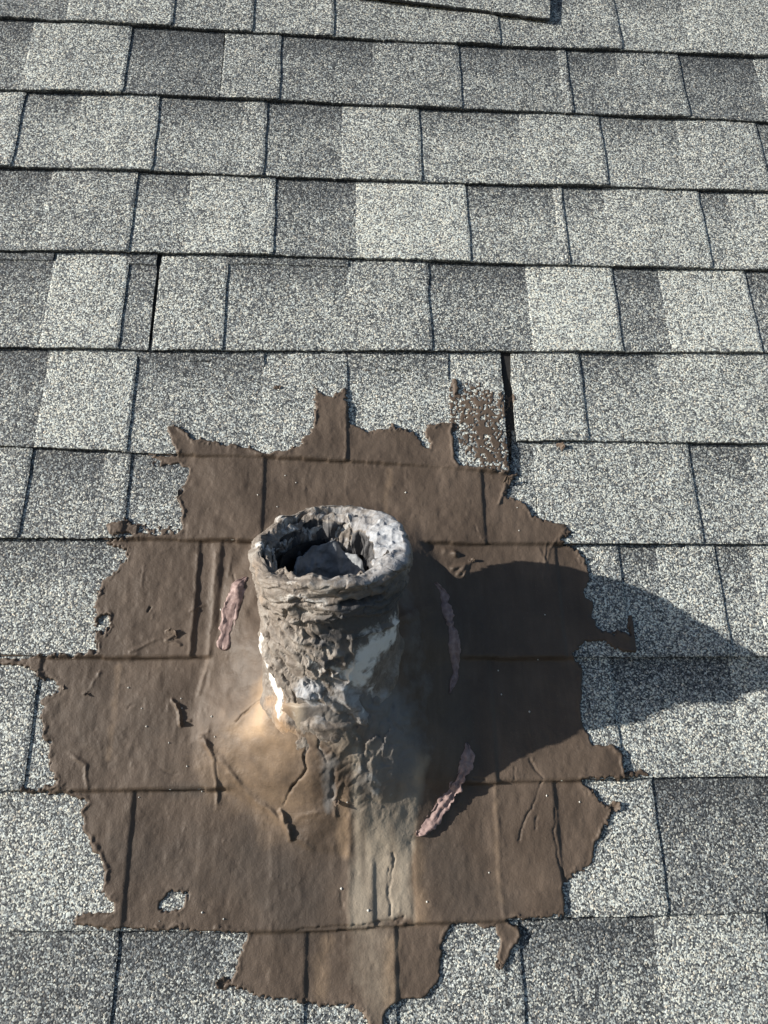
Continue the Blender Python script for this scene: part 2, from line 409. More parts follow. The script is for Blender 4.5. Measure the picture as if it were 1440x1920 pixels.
# the crooked shingle that hangs down at the top of the frame
ca, cb = np.array(at(640, -8, .006)), np.array(at(1029, 41, .006))
dirv = (cb - ca) / np.linalg.norm(cb - ca); upv = np.array([-dirv[1], dirv[0], 0])
nu, nv = 90, 7; V = []; B = []
for j in range(nv):
    for i in range(nu):
        p = ca - dirv * 0.35 + (np.linalg.norm(cb - ca) + 0.35) * dirv * (i / (nu - 1)) + upv * 0.16 * (j / (nv - 1))
        V.append((p[0], p[1] + (0.0006 * random.gauss(0, 1) if j == 0 else 0), 0.0125 - 0.006 * j / (nv - 1))); B.append(0.15)
V = np.array(V); F = grid_faces(nv, nu)
for idx in (np.arange(nu), np.arange(nv) * nu + nu - 1):
    k0 = len(V); s = V[idx].copy(); s[:, 2] -= 0.0055; V = np.vstack([V, s]); B += [5.0] * len(idx)
    F = np.vstack([F, [(idx[i + 1], idx[i], k0 + i, k0 + i + 1) for i in range(len(idx) - 1)]])
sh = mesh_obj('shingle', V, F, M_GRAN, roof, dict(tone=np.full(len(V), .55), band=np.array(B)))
sh['label'] = 'crooked grey shingle hanging low at the top of the roof'

# the roof going on outside the frame
def outer_field():
    VV = []; FF = []; TT = []; BB = []; k = 0
    rng = np.random.RandomState(11)
    vbK = float(np.mean(VB['K'][:, 1])); 
    rows = []
    for i in range(1, 12): rows.append((vbK - EXPO * i, vbK - EXPO * (i - 1), -2.5, 2.5))
    vA = float(butt('A', 0)) + EXPO
    for i in range(0, 14): rows.append((vA + EXPO * i, vA + EXPO * (i + 1), -2.5, 2.5))
    for r in ORDER:
        for s in (-1, 1):
            ue = VB[r if r != 'F' else ('F0' if s < 0 else 'F2')][0 if s < 0 else -1]
            i = ORDER.index(r); nx = ORDER[i + 1] if i < 10 else None
            vt = ue[1] + EXPO if nx is None else VB[nx if nx != 'F' else ('F0' if s < 0 else 'F2')][0 if s < 0 else -1][1]
            if s < 0: rows.append((ue[1], vt, -2.5, ue[0] + 0.003))
            else:
                last = [c for c in cells if c['row'] == r][-1]; rows.append((ue[1], vt, max(c['u1'] for c in cells if c['row'] == r) - .003, 2.5))
    for vb, vt, a, b in rows:
        u = a; up = 0
        while u < b - 0.01:
            w = rng.uniform(.06, .15); u1 = min(b, u + w); 
            if b - u1 < .03: u1 = b
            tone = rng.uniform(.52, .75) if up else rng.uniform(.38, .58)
            h0 = HB + LIFT * up * .6; h1 = h0 - DROP * 1.1
            q = [(u, vb, h0), (u1, vb, h0), (u1, vt + .015, h1), (u, vt + .015, h1), (u, vb, -.0025), (u1, vb, -.0025), (u1, vt + .015, -.0025), (u, vt + .015, -.0025)]
            VV += q; FF += [(k, k + 1, k + 2, k + 3), (k + 1, k, k + 4, k + 5), (k + 2, k + 1, k + 5, k + 6), (k, k + 3, k + 7, k + 4)]
            TT += [tone] * 8; e = 0 if up else .9
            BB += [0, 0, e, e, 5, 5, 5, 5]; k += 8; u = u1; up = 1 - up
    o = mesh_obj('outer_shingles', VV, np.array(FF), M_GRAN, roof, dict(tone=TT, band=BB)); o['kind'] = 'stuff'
outer_field()

# ------------------------------------------------------------------ geometry shared by the pipe and the patch
SP, CP = math.sin(PITCH), math.cos(PITCH)
_w = CR @ np.array([(620 - 720) / FPX, -(1014 - 960) / FPX, -1.0])
H_RIM = 0.165
rimc = CC + (H_RIM - CC[2]) / _w[2] * _w
AX = np.array([0, SP, CP]); EX = np.array([1.0, 0, 0]); EY = np.array([0, CP, -SP])
PB = rimc - AX * (H_RIM / AX[2])               # where the pipe's axis meets the roof
S_TOP = H_RIM / AX[2]

# surface of the shingles on a grid
GS = 0.0013
pu0, pv1 = uv(-40, 690); pu1, pv0 = uv(1260, 1960)
gu = np.arange(pu0 - .01, pu1 + .01, GS); gv = np.arange(pv0 - .01, pv1 + .01, GS)
U, Vv = np.meshgrid(gu, gv)
S = np.full(U.shape, -0.002)
for row in ORDER:
    for c in cells:
        if c['row'] != row: continue
        m = (U >= c['u0']) & (U <= c['u1']) & (Vv >= butt(c['seg'], U))
        m &= Vv < butt(c['seg'], U) + EXPO * 1.6
        if m.any(): S[m] = cell_n(c, U[m], Vv[m])
def boxblur(a, r):
    for ax in (0, 1):
        p = np.pad(a, [(r + 1, r) if i == ax else (0, 0) for i in (0, 1)], mode='edge'); cs = np.cumsum(p, ax)
        n = a.shape[ax]
        a = (np.take(cs, range(2 * r + 1, 2 * r + 1 + n), ax) - np.take(cs, range(0, n), ax)) / (2 * r + 1)
    return a
def dilate(a, r):
    b = a.copy()
    for ax in (0, 1):
        c = b.copy()
        for s in range(-r, r + 1): c = np.maximum(c, np.roll(b, s, ax))
        b = c
    return b
SB = boxblur(boxblur(dilate(S, 1), 1), 1)

# ------------------------------------------------------------------ tar patch
OUT = [(592,728),(605,735),(622,742),(640,728),(652,725),(650,760),(655,795),(672,800),(690,812),(715,805),(735,798),(755,805),(778,812),(793,838),(806,842),(800,815),(799,797),(825,793),(849,793),(852,860),(862,874),(905,878),(957,890),(975,884),(957,900),(946,930),(962,935),(985,945),(1000,965),(1030,980),(1057,986),(1065,1000),(1050,1014),(1075,1025),(1092,1035),(1100,1060),(1106,1085),(1094,1110),(1110,1130),(1112,1160),(1122,1182),(1150,1185),(1178,1190),(1174,1158),(1184,1152),(1192,1180),(1206,1212),(1200,1226),(1178,1226),(1150,1214),(1112,1200),(1090,1206),(1072,1226),(1092,1256),(1090,1290),(1086,1330),(1096,1360),(1110,1396),(1148,1396),(1164,1412),(1168,1448),(1200,1443),(1216,1452),(1160,1460),(1092,1462),(1106,1482),(1152,1515),(1140,1540),(1120,1580),(1110,1620),(1082,1630),(1066,1648),(1057,1662),(1060,1714),(985,1722),(942,1723),(972,1738),(978,1758),(960,1776),(946,1812),(934,1800),(938,1766),(930,1738),(905,1738),(870,1730),(845,1736),(835,1762),(828,1790),(826,1830),(810,1856),(790,1870),(752,1878),(724,1892),(716,1950),(694,1950),(690,1905),(662,1880),(640,1886),(600,1885),(560,1875),(510,1876),(475,1866),(465,1855),(420,1850),(440,1825),(446,1800),(455,1770),(460,1750),(330,1744),(240,1740),(140,1733),(146,1716),(215,1706),(215,1690),(190,1670),(200,1635),(180,1600),(160,1560),(150,1520),(162,1506),(130,1490),(20,1484),(60,1476),(112,1470),(94,1440),(95,1400),(80,1380),(75,1312),(112,1296),(106,1276),(80,1268),(50,1250),(-6,1244),(-6,1236),(60,1230),(185,1222),(178,1180),(180,1130),(190,1090),(210,1070),(236,1045),(234,1032),(198,1016),(240,1006),(262,1000),(330,1004),(346,990),(340,965),(333,935),(345,905),(351,880),(335,868),(312,871),(290,882),(302,864),(278,853),(330,853),(320,830),(311,800),(335,797),(350,806),(365,825),(400,830),(450,836),(500,850),(540,845),(560,840),(585,800),(590,760)]
po = pxp(OUT)
sd = sdf(U, Vv, po)
for isl in ([(298,1690),(322,1668),(348,1672),(352,1684),(330,1704),(310,1706)], [(186,1160),(203,1155),(206,1172),(192,1192),(184,1186)]):
    sd = np.minimum(sd, -sdf(U, Vv, pxp(isl)))
for ext in ([(508,722),(520,719),(532,724),(524,731),(506,730)], [(847,708),(858,704),(862,735),(850,742)],
            [(665,684),(720,676),(728,686),(668,692)], [(850,664),(954,668),(952,680),(880,676)],
            [(205,985),(235,975),(262,985),(260,1004),(205,1004)]):
    sd = np.maximum(sd, sdf(U, Vv, pxp(ext)) - 0.0008)
crumb = sstep(-.25, .45, fbm(U * 12, Vv * 12, 0, 15, 2))
sdr = sd + 0.0022 * fbm(U * 90, Vv * 90, 0, 5, 2) + (0.0008 + .0017 * crumb) * fbm(U * 300, Vv * 300, 0, 9, 2, .7)
# thin smeared zone at the slipped shingle: scattered crumbs of cement
thin = sstep(0.050, 0.010, seg_dist(U, Vv, pxp([(890, 760), (920, 850)]))) * sstep(-.001, .001, sdf(U, Vv, pxp([(846, 664), (958, 664), (961, 892), (846, 880)]))); thin = np.maximum(thin, .85 * sstep(.012, .003, seg_dist(U, Vv, pxp([(690, 682), (860, 668), (950, 672)]))))
thin = np.maximum(thin, .75 * sstep(.016, .004, seg_dist(U, Vv, pxp([(1060, 1440), (1160, 1430)])))); thin = np.maximum(thin, .7 * sstep(.012, .002, seg_dist(U, Vv, pxp([(215, 990), (330, 1000)]))))
thin = np.maximum(thin, .7 * sstep(.010, .002, seg_dist(U, Vv, pxp([(150, 1722), (440, 1738)]))))
thin = np.maximum(thin, .9 * sstep(.012, .002, seg_dist(U, Vv, pxp([(852, 720), (853, 800)])))); thin = np.maximum(thin, sstep(.02, .004, seg_dist(U, Vv, pxp([(915, 795), (948, 752)]))))
sdr = np.maximum(sdr, -0.010 + 0.0130 * sstep(0, .25, thin) * sstep(.02, .2, thin - .44 + .8 * fbm(U * 340, Vv * 340, 0, 21, 2)))
edge = sstep(-0.0010, 0.0014, sdr)

# mound of flashing and cement round the pipe
MO = [(478,1040),(452,1090),(428,1160),(412,1230),(395,1300),(378,1385),(405,1430),(450,1480),(500,1530),(545,1562),(640,1592),(700,1594),(770,1575),(830,1512),(866,1450),(876,1395),(868,1330),(852,1250),(836,1150),(815,1088),(790,1030),(740,985),(640,960),(540,980)]
R_RING = 0.0735                                 # the cement rides up the pipe to an uneven ring
def s_ring(phi):
    return np.interp(np.degrees(phi) % 360, [0, 40, 90, 140, 180, 215, 250, 270, 295, 320, 345, 360], [.124, .136, .126, .085, .050, .052, .058, .058, .060, .078, .110, .124])
mo = np.array(pxp(MO, .006)); mcx, mcy = PB[0], PB[1] + 0.052
ang = np.arctan2(mo[:, 1] - mcy, mo[:, 0] - mcx); rad = np.hypot(mo[:, 1] - mcy, mo[:, 0] - mcx); od = np.argsort(ang)
A = np.arctan2(Vv - mcy, U - mcx); RR = np.hypot(Vv - mcy, U - mcx)
r_out = np.interp(A, ang[od], rad[od], period=2 * np.pi) * (1 + .03 * noise(A * 4, A * 0 + .5, 0, 2))
_p = np.linspace(0, 2 * np.pi, 241); _s = s_ring(_p) + .006 * noise(_p * 3, _p * 0, 0, 12)
_x = R_RING * np.cos(_p); _y = _s * SP + R_RING * np.sin(_p) * CP + PB[1] - mcy; _n = _s * CP - R_RING * np.sin(_p) * SP
_a = np.arctan2(_y, _x); _o = np.argsort(_a)
r_in = np.interp(A, _a[_o], np.hypot(_x, _y)[_o], period=2 * np.pi); HM = np.interp(A, _a[_o], _n[_o], period=2 * np.pi)
_aa = np.linspace(-np.pi, np.pi, 361)[:-1]; _rr = np.interp(_aa, ang[od], rad[od], period=2 * np.pi)
_rr = sum(np.roll(_rr, k) for k in range(-14, 15)) / 29
r_out = np.interp(A, _aa, _rr, period=2 * np.pi) * (1.04 + .04 * noise(A * 4, A * 0 + .5, 0, 2))
r_out = np.maximum(r_out, r_in + .02)
q = np.clip((RR - r_in) / np.maximum(r_out - r_in, 0.012), -0.4, 1.3)
HM = np.maximum(HM, 0.012)
mound = HM * np.clip(1 - q, 0, 1.08) ** (1.45 + .15 * noise(A * 2.5, A * 0, 0, 77)) + 0.0026 * sstep(1.12, 0.90, q)
SBB = boxblur(boxblur(SB, 9), 9)
_k = sstep(1.08, .92, q); SB = SB * (1 - _k) + (SBB + .0008) * _k
lump = sstep(1.25, .5, q)
mound = mound + lump * (0.0030 * fbm(U * 22, Vv * 22, 0, 31, 3))
_ru, _rv = PB[0] + .035, PB[1] - .03               # rough crumpled lead at the front
_rough = np.exp(-(((U - _ru) / .055) ** 2 + ((Vv - _rv) / .075) ** 2) ** 1.5) * lump
_wx = .02 * fbm(U * 40, Vv * 40, 0, 34, 2)
_w1, _w2, _wc, _wt = worley(U * 95 + 60 * _wx, Vv * 70 + 30 * _wx, 38)
mound = mound + _rough * (.0009 * _wc + .0016 * _wt - .0010 * sstep(.12, 0, _w2 - _w1))
mound = mound + _rough * (.0015 * fbm(U * 75 + 40 * _wx, Vv * 60, 0, 35, 3) + .0007 * ridged(U * 110 + 50 * _wx, Vv * 85 + 30 * _wx, 0, 37, 2))
wav = 0.0009 * fbm(U * 16, Vv * 16, 0, 41, 3) + 0.00035 * fbm(U * 110, Vv * 75, 0, 43, 2)
th = 0.0020 + wav + 0.0013 * np.exp(-((sdr - 0.003) / 0.002) ** 2) * (fbm(U * 60, Vv * 60, 0, 51, 2) + .4)
_dr = fbm(U * 9, Vv * 9, 0, 55, 2)
th = th + .0011 * np.clip(ridged(U * 26 + .5 * _dr, Vv * 9 + .5 * _dr, 0, 57, 1) - .72, 0, 1) * sstep(0, .5, _dr) + .0006 * np.clip(fbm(U * 150, Vv * 100, 0, 59, 2) - .72, 0, 1) * 1.2
TH = SB + th + mound

MS = SB + 0.0015 + mound
def uvs(x, y):
    n = 0.005
    w = CR @ np.array([(x - 720) / FPX, -(y - 960) / FPX, -1.0])
    for n in np.linspace(0.16, 0.0, 90):            # first hit coming down the ray
        p = CC + (n - CC[2]) / w[2] * w
        i = min(max(int((p[1] - gv[0]) / GS), 0), len(gv) - 1); j = min(max(int((p[0] - gu[0]) / GS), 0), len(gu) - 1)
        if MS[i, j] >= n: break
    return (p[0], p[1])
def pxs(pts): return [uvs(x, y) for x, y in pts]
def stroke(pts, h, w, n=0.006, jit=0.0006, seed=1, taper=True):
    """raised (h > 0) or cut (h < 0) line along traced points"""
    global TH
    p = np.array(pxs(pts))
    uj = U + jit * noise(U * 260, Vv * 260, 0, seed) + 2.2 * jit * noise(U * 70, Vv * 70, 0, seed + 3)
    vj = Vv + jit * noise(U * 260, Vv * 260, 5, seed + 7) + 2.2 * jit * noise(U * 70, Vv * 70, 5, seed + 9)
    lo = p.min(0) - 4 * w - .004; hi = p.max(0) + 4 * w + .004
    i0, i1 = np.searchsorted(gv, [lo[1], hi[1]]); j0, j1 = np.searchsorted(gu, [lo[0], hi[0]])
    sl_ = (slice(i0, i1), slice(j0, j1))
    d = seg_dist(uj[sl_], vj[sl_], [tuple(x) for x in p])
    TH[sl_] += h * np.exp(-(d / w) ** 2) * (0.75 + 0.5 * noise(U[sl_] * 90, Vv[sl_] * 90, 2, seed + 5))
MN = 0.02
for pts, h, w, n in (
    ([(375,1382),(412,1425),(470,1492),(530,1540),(545,1560)], .0026, .0032, .006),
    ([(383,1385),(398,1420),(408,1470),(405,1515)], .0018, .0016, .006),
    ([(378,1380),(392,1370),(385,1395),(402,1425)], .0022, .0018, .006),
    ([(525,1520),(538,1545),(542,1572)], .0075, .0022, .006), ([(332,1320),(338,1335),(340,1358)], .0065, .0018, .006), ([(340,1356),(356,1352)], .003, .0014, .006), ([(322,1312),(334,1326)], .003, .0014, .006),
    ([(545,1560),(585,1590)], .0012, .003, .005), ([(600,1520),(560,1530),(545,1548)], .0014, .0028, .006),
    ([(372,1040),(366,1130),(355,1225)], .0012, .0026, .005), ([(405,1040),(400,1130),(392,1240),(372,1300)], .0015, .0028, .005),
    ([(432,1040),(428,1080)], .001, .002, .005),
    ([(340,1185),(312,1200),(338,1208)], .0020, .0018, .004), ([(385,1136),(358,1145)], .0014, .0014, .004),
    ([(255,1230),(240,1240),(210,1240)], .001, .003, .004), ([(245,1222),(290,1200),(330,1192)], .0012, .002, .004),
    ([(158,1302),(172,1288),(186,1262)], .0016, .0018, .004), ([(130,1412),(162,1432),(165,1480)], .0014, .002, .004),
    ([(510,1560),(512,1640),(505,1700)], .0008, .004, .004), ([(520,1590),(518,1720)], .0008, .003, .004),
    ([(640,1470),(625,1500),(628,1530)], .002, .002, .01), ([(270,1060),(268,1100)], .0012, .0014, .004),
    ([(1010,1030),(1022,1055),(1018,1090)], .001, .0016, .004), ([(1025,1020),(1020,1060)], .0012, .0014, .004),
    ([(1060,990),(1030,1030),(1025,1060)], .0014, .0016, .004), ([(935,945),(948,905)], .0020, .0016, .004),
    ([(870,1080),(885,1050)], .0022, .002, .005), ([(860,1078),(872,1060),(850,1065)], .003, .003, .005),
    ([(838,1036),(850,1040)], .006, .0045, .006),
    ([(895,990),(903,1010)], .0012, .0016, .004), ([(650,800),(648,860)], .001, .0016, .004),
    ([(800,1560),(860,1500),(880,1440),(884,1390)], .0012, .003, .006),
    ([(655,1480),(655,1600),(655,1740)], .0010, .0035, .006), ([(772,1580),(775,1735)], -.0008, .003, .005),
    ([(930,1480),(935,1600),(945,1720)], .0009, .003, .004),
    ):
    stroke(pts, h, w, n, .0006, len(pts) * 7 + int(h * 1e5) % 50)
for pts, h, w, n in (
    ([(574,1400),(572,1440),(562,1462),(545,1480)], -.0050, .0011, .018), ([(545,1480),(535,1510)], -.002, .0009, .012),
    ([(494,1312),(470,1330),(440,1350)], -.0035, .0010, .02), ([(404,1430),(412,1470)], -.002, .0008, .006),
    ([(600,1380),(600,1400),(610,1430)], -.003, .0011, .02),
    ([(736,1600),(734,1640),(730,1670),(732,1715)], -.0026, .0011, .005), ([(730,1625),(726,1665)], -.0016, .0008, .005),
    ([(560,1742),(600,1741),(650,1736),(690,1735),(730,1728),(756,1722)], -.0065, .0016, .004),
    ([(730,1728),(742,1735),(756,1722)], -.005, .0013, .004),
    ([(995,1422),(1008,1448),(1016,1462),(1010,1480),(995,1510),(980,1540),(972,1575)], -.0028, .0010, .004),
    ([(1038,1510),(1040,1560),(1046,1600),(1058,1655)], -.0032, .0012, .004), ([(1008,1528),(1004,1552)], -.002, .0010, .004),
    ([(890,1462),(912,1466)], -.004, .0013, .005), ([(1095,1470),(1130,1498),(1150,1522)], -.0014, .0010, .004),
    ([(966,1440),(964,1462)], -.0022, .0010, .004), ([(640,1700),(640,1670)], -.001, .0008, .004),
    ([(440,1075),(442,1092)], -.002, .0009, .006), ([(282,1140),(278,1146)], -.003, .0014, .004),
    ([(250,1320),(242,1330)], -.0016, .001, .004), ([(300,1445),(332,1452)], -.0014, .001, .004),
    ([(625,1450),(622,1490)], -.004, .0022, .02), ([(895,1000),(892,985)], -.002, .001, .004),
    ):
    stroke(pts, h, w, n, .0009, len(pts) * 5 + int(abs(h) * 1e5) % 43)
TH = np.maximum(TH, dilate(S, 1) + 0.0003)
TH = edge * TH + (1 - edge) * (S - 0.0024)
TH = np.where((sd < 0.0005) & (thin > .05), np.minimum(TH, S + 0.00055), TH)
keepv = sdr > -0.0042
def blob(pts, w, n=0.006, warp=0.012, seed=3):
    p = pxs(pts)
    uj = U + warp * fbm(U * 30, Vv * 30, 0, seed, 2); vj = Vv + warp * fbm(U * 30, Vv * 30, 4, seed + 5, 2)
    d = seg_dist(uj, vj, p if len(p) > 1 else p * 2); return np.exp(-(d / w) ** 2)
mx = np.maximum
a_tan = mx(mx(1.0 * blob([(512,1300),(475,1350)], .028), 0.42 * blob([(460,1370),(550,1400)], .034)),  # tan rust dust; brightness of the sunward flank is put in too
           mx(0.30 * blob([(420,1440),(520,1500)], .05), mx(.45 * blob([(643,1490),(648,1600)], .008, .006, .003), .5 * blob([(730,1760),(738,1880)], .010, .004, .004))))
a_tan = mx(a_tan, mx(.24 * blob([(728,880),(726,970)], .006, .004, .003), .34 * blob([(610,1760),(600,1860)], .010, .004, .004)))  # tan streaks; a sunlit tab edge also put in as a light line
a_tan = mx(a_tan, mx(.24 * blob([(220,1250),(205,1420)], .006, .004, .003), .22 * blob([(930,1480),(935,1690)], .007, .004, .003)))  # sun-facing tab edges painted as light lines
a_tan = mx(a_tan, mx(.0 * U, .4 * blob([(780,1560),(785,1720)], .012, .004, .004)))
_ps = sdf(U + .003 * fbm(U * 60, Vv * 25, 0, 66, 2), Vv + .008 * fbm(U * 60, Vv * 60, 0, 67, 2), pxp([(652,1400),(656,1560),(650,1738),(640,1742),(775,1732),(776,1600),(790,1500),(800,1420),(730,1380)], .008))
a_pale = (.80 + .3 * fbm(U * 90, Vv * 14, 0, 68, 2)) * sstep(-.005, .010, _ps)
a_pale = mx(a_pale, .42 * blob([(690,1740),(715,1870)], .028, .004, .006))
a_pale = mx(a_pale, .8 * blob([(560,1310),(575,1340)], .012)); a_pale = mx(a_pale, .55 * blob([(620,1350),(650,1400)], .022))
a_lead = mx(.95 * blob([(700,1300),(750,1420)], .045), .75 * blob([(700,1450),(760,1470)], .03)); a_lead = mx(a_lead, .8 * blob([(620,1430),(612,1490)], .010)); a_lead = mx(a_lead, .8 * blob([(600,1310),(640,1360)], .022)); a_lead = mx(a_lead, .5 * blob([(775,1130),(785,1300)], .02))
a_chalk = mx(.5 * blob([(555,1325)], .010), .42 * blob([(690,1440),(720,1480)], .03)); a_chalk = mx(a_chalk, .4 * blob([(690,1310)], .02))
a_smu = mx(.7 * blob([(480,1620),(560,1680)], .06), mx(.5 * blob([(250,1600),(360,1620)], .05), .6 * blob([(840,1620),(900,1700)], .05)))
a_smu = mx(a_smu, mx(.75 * blob([(330,1484),(380,1482)], .012, .004, .003), .4 * blob([(150,1340),(300,1400)], .08)))
nv, nu = U.shape
Fq = grid_faces(nv, nu); kv = keepv.ravel(); Fq = Fq[kv[Fq].any(1)]
used = np.zeros(nv * nu, bool); used[Fq.ravel()] = True; remap = np.cumsum(used) - 1
pbase = np.array([PB[0], PB[1] - .05, 0.0])
tar_root = root_empty('tar_patch', pbase)
tag(tar_root, 'ragged brown roof cement patch smeared over the shingles round the pipe', 'tar patch')
Vt = np.stack([U.ravel(), Vv.ravel(), TH.ravel()], -1)[used] - pbase
mesh_obj('cement_skin', Vt, remap[Fq], M_TAR, tar_root, dict(tan=a_tan.ravel()[used], pale=a_pale.ravel()[used], lead=a_lead.ravel()[used], chalk=a_chalk.ravel()[used], smudge=a_smu.ravel()[used]), smooth=True)
def surf(u, v):
    i = np.clip(np.searchsorted(gv, v), 0, nv - 1); j = np.clip(np.searchsorted(gu, u), 0, nu - 1)
    return float(max(TH[i, j], S[i, j]))

# curled flakes peeling off the patch
def flake(px, py, length, width, rotd, curl, n0=0.004, mat=M_TAR, parent=tar_root, base=pbase, name='peeling_flake', seed=0):
    rng = np.random.RandomState(seed); u, v = uv(px, py, n0); z = surf(u, v) - 0.0016
    a = math.radians(rotd); N, K = 14, 10; P = []
    for i in range(N):
        t = i / (N - 1)
        for j in range(K):
            s = (j / (K - 1) - .5)
            w = width * (1 - .75 * abs(t - .45) ** 1.4 * 1.6) 
            ph = curl * t
            x = length * (math.sin(ph) / max(curl, 1e-3)); h = length * (1 - math.cos(ph)) / max(curl, 1e-3)
            y = s * w + 0.0012 * float(noise(np.array(t * 5), np.array(s * 4), 0, seed)); x += .0013 * float(noise(np.array(s * 6), np.array(t * 3), 3, seed)) * (1 if i in (0, N - 1) else .5)
            h += .0012 * float(noise(np.array(t * 4), np.array(s * 5), 7, seed + 2))
            P.append((u + x * math.cos(a) - y * math.sin(a), v + x * math.sin(a) + y * math.cos(a), z + h))
    P = np.array(P); P2 = P.copy(); P2[:, 2] -= 0.0009
    F = grid_faces(N, K); F2 = F[:, ::-1] + len(P)
    per = list(range(K)) + [i * K + K - 1 for i in range(1, N)] + [(N - 1) * K + j for j in range(K - 2, -1, -1)] + [i * K for i in range(N - 2, 0, -1)]
    side = np.array([(per[i], per[i - 1], per[i - 1] + len(P), per[i] + len(P)) for i in range(len(per))])
    return mesh_obj(name, np.vstack([P, P2]) - base, np.vstack([F, F2, side]), mat, parent, None, True)
for i, (px, py, L, W, r, cu) in enumerate([(318, 1198, .012, .016, 60, .8), (380, 1138, .008, .006, 190, .8), (300, 866, .010, .010, 200, .5), (948, 915, .018, .010, 75, 1.3), (1042, 842, .016, .012, 30, 1.2),
        (342, 930, .007, .018, 180, .9), (515, 726, .009, .005, 10, .6), (880, 1056, .010, .006, 40, 1.2), (935, 1800, .010, .008, 270, .8), (172, 1290, .012, .006, 230, .9),
        (95, 1292, .016, .008, 10, .7), (628, 1497, .008, .008, 300, 1.2), (430, 1845, .014, .012, 170, .5), (1145, 1515, .012, .012, 20, .8)]):
    flake(px, py, L, W, r, cu, seed=i + 3)
# loose mineral granules lying on the cement
gv_, gf_ = [], []; rng = np.random.RandomState(8)
spots = [(535,892),(484,930),(520,951),(760,925),(510,1022),(728,1145),(1020,1154),(415,1144),(400,1345),(406,1382),(340,1310),(318,1393),(342,1328),(352,1437),(378,1484),(640,1665),(800,1690),(1087,1504),(1008,1237),(935,1257),(320,1185),(260,1495),(650,1502),(555,905),(690,1705),(940,1302),(380,1710),(300,1726),(420,1722)]
spots += [(rng.uniform(430, 1050), rng.uniform(900, 1000)) for _ in range(2)] + [(rng.uniform(120, 400), rng.uniform(1080, 1600)) for _ in range(4)] + [(rng.uniform(850, 1080), rng.uniform(1100, 1650)) for _ in range(3)]
for x, y in spots:
    u, v = uv(x, y); z = surf(u, v); r = rng.uniform(.0008, .0015); k = len(gv_)
    d = [(1, 0, 0), (-1, 0, 0), (0, 1, 0), (0, -1, 0), (0, 0, 1), (0, 0, -1)]
    gv_ += [(u + r * a * rng.uniform(.7, 1.3) - pbase[0], v + r * b * rng.uniform(.7, 1.3) - pbase[1], z + r * .3 + r * c) for a, b, c in d]
    gf_ += [(k + a, k + b, k + 4) for a, b in ((0, 2), (2, 1), (1, 3), (3, 0))] + [(k + b, k + a, k + 5) for a, b in ((0, 2), (2, 1), (1, 3), (3, 0))]
M_STONE = plain_material('pale granule', (.5, .5, .47), (.8, .8, .76), 400)
tag(mesh_obj('loose_granules', gv_, gf_, M_STONE, tar_root), None, None, None, 'stuff')

# ------------------------------------------------------------------ vent pipe
pipe = root_empty('vent_pipe', PB)
tag(pipe, 'crumpled lead covered vent pipe standing up through the brown cement', 'vent pipe')
def pipe_pt(phi, s, R):
    return (np.cos(phi) * R)[..., None] * EX + (np.sin(phi) * R)[..., None] * EY + s[..., None] * AX
def cyl_at(px, py, R=0.076):
    """pixel -> (phi, s) on the pipe's outside"""
    w = CR @ np.array([(px - 720) / FPX, -(py - 960) / FPX, -1.0]); o = CC - PB
    wx, wy = w @ EX, w @ EY; ox, oy = o @ EX, o @ EY
    a = wx * wx + wy * wy; b = 2 * (wx * ox + wy * oy); c = ox * ox + oy * oy - R * R; D = max(b * b - 4 * a * c, 0)
    t = (-b - math.sqrt(D)) / (2 * a); p = o + t * w
    return math.atan2(p @ EY, p @ EX), float(p @ AX)
NP = 720
phi1 = np.linspace(-math.pi, math.pi, NP, endpoint=False)
# profile: s offset from the top, radius; part 0 outer wall, 1 lip, 2 shelf
prof = []
for s in np.linspace(-0.36, -0.052, 210): prof.append((s, 0.0745, 0, 0))
for t in np.linspace(0, 1, 12)[1:]: prof.append((-0.052 + .006 * t, 0.0745 + 0.0065 * t ** .5, 0, .5))
for s in np.linspace(-0.045, -0.010, 34): prof.append((s, 0.081 + 0.0035 * (s + .045) / .035, 1, 1))
for t in np.linspace(0, 1, 20)[1:]:
    a = t * math.pi / 2; prof.append((-0.010 + .010 * math.sin(a), 0.0765 + .008 * math.cos(a), 1, 1))
nsh = 40
for t in np.linspace(0, 1, nsh)[1:]: prof.append((-.0005 - .007 * t ** 2.6, -t, 2, 1))
for t in np.linspace(0, 1, 14)[1:]: prof.append((-.0095 - .03 * t, -1 - .12 * t, 3, 1))
pr = np.array(prof); NT_ = len(pr)
PHI = np.broadcast_to(phi1, (NT_, NP)).copy(); Ssh = np.broadcast_to(pr[:, 0:1], (NT_, NP)).copy(); RP = np.broadcast_to(pr[:, 1:2], (NT_, NP)).copy()
part = np.broadcast_to(pr[:, 2:3], (NT_, NP)); lipw = np.broadcast_to(pr[:, 3:4], (NT_, NP))
cx, sy = np.cos(PHI), np.sin(PHI)
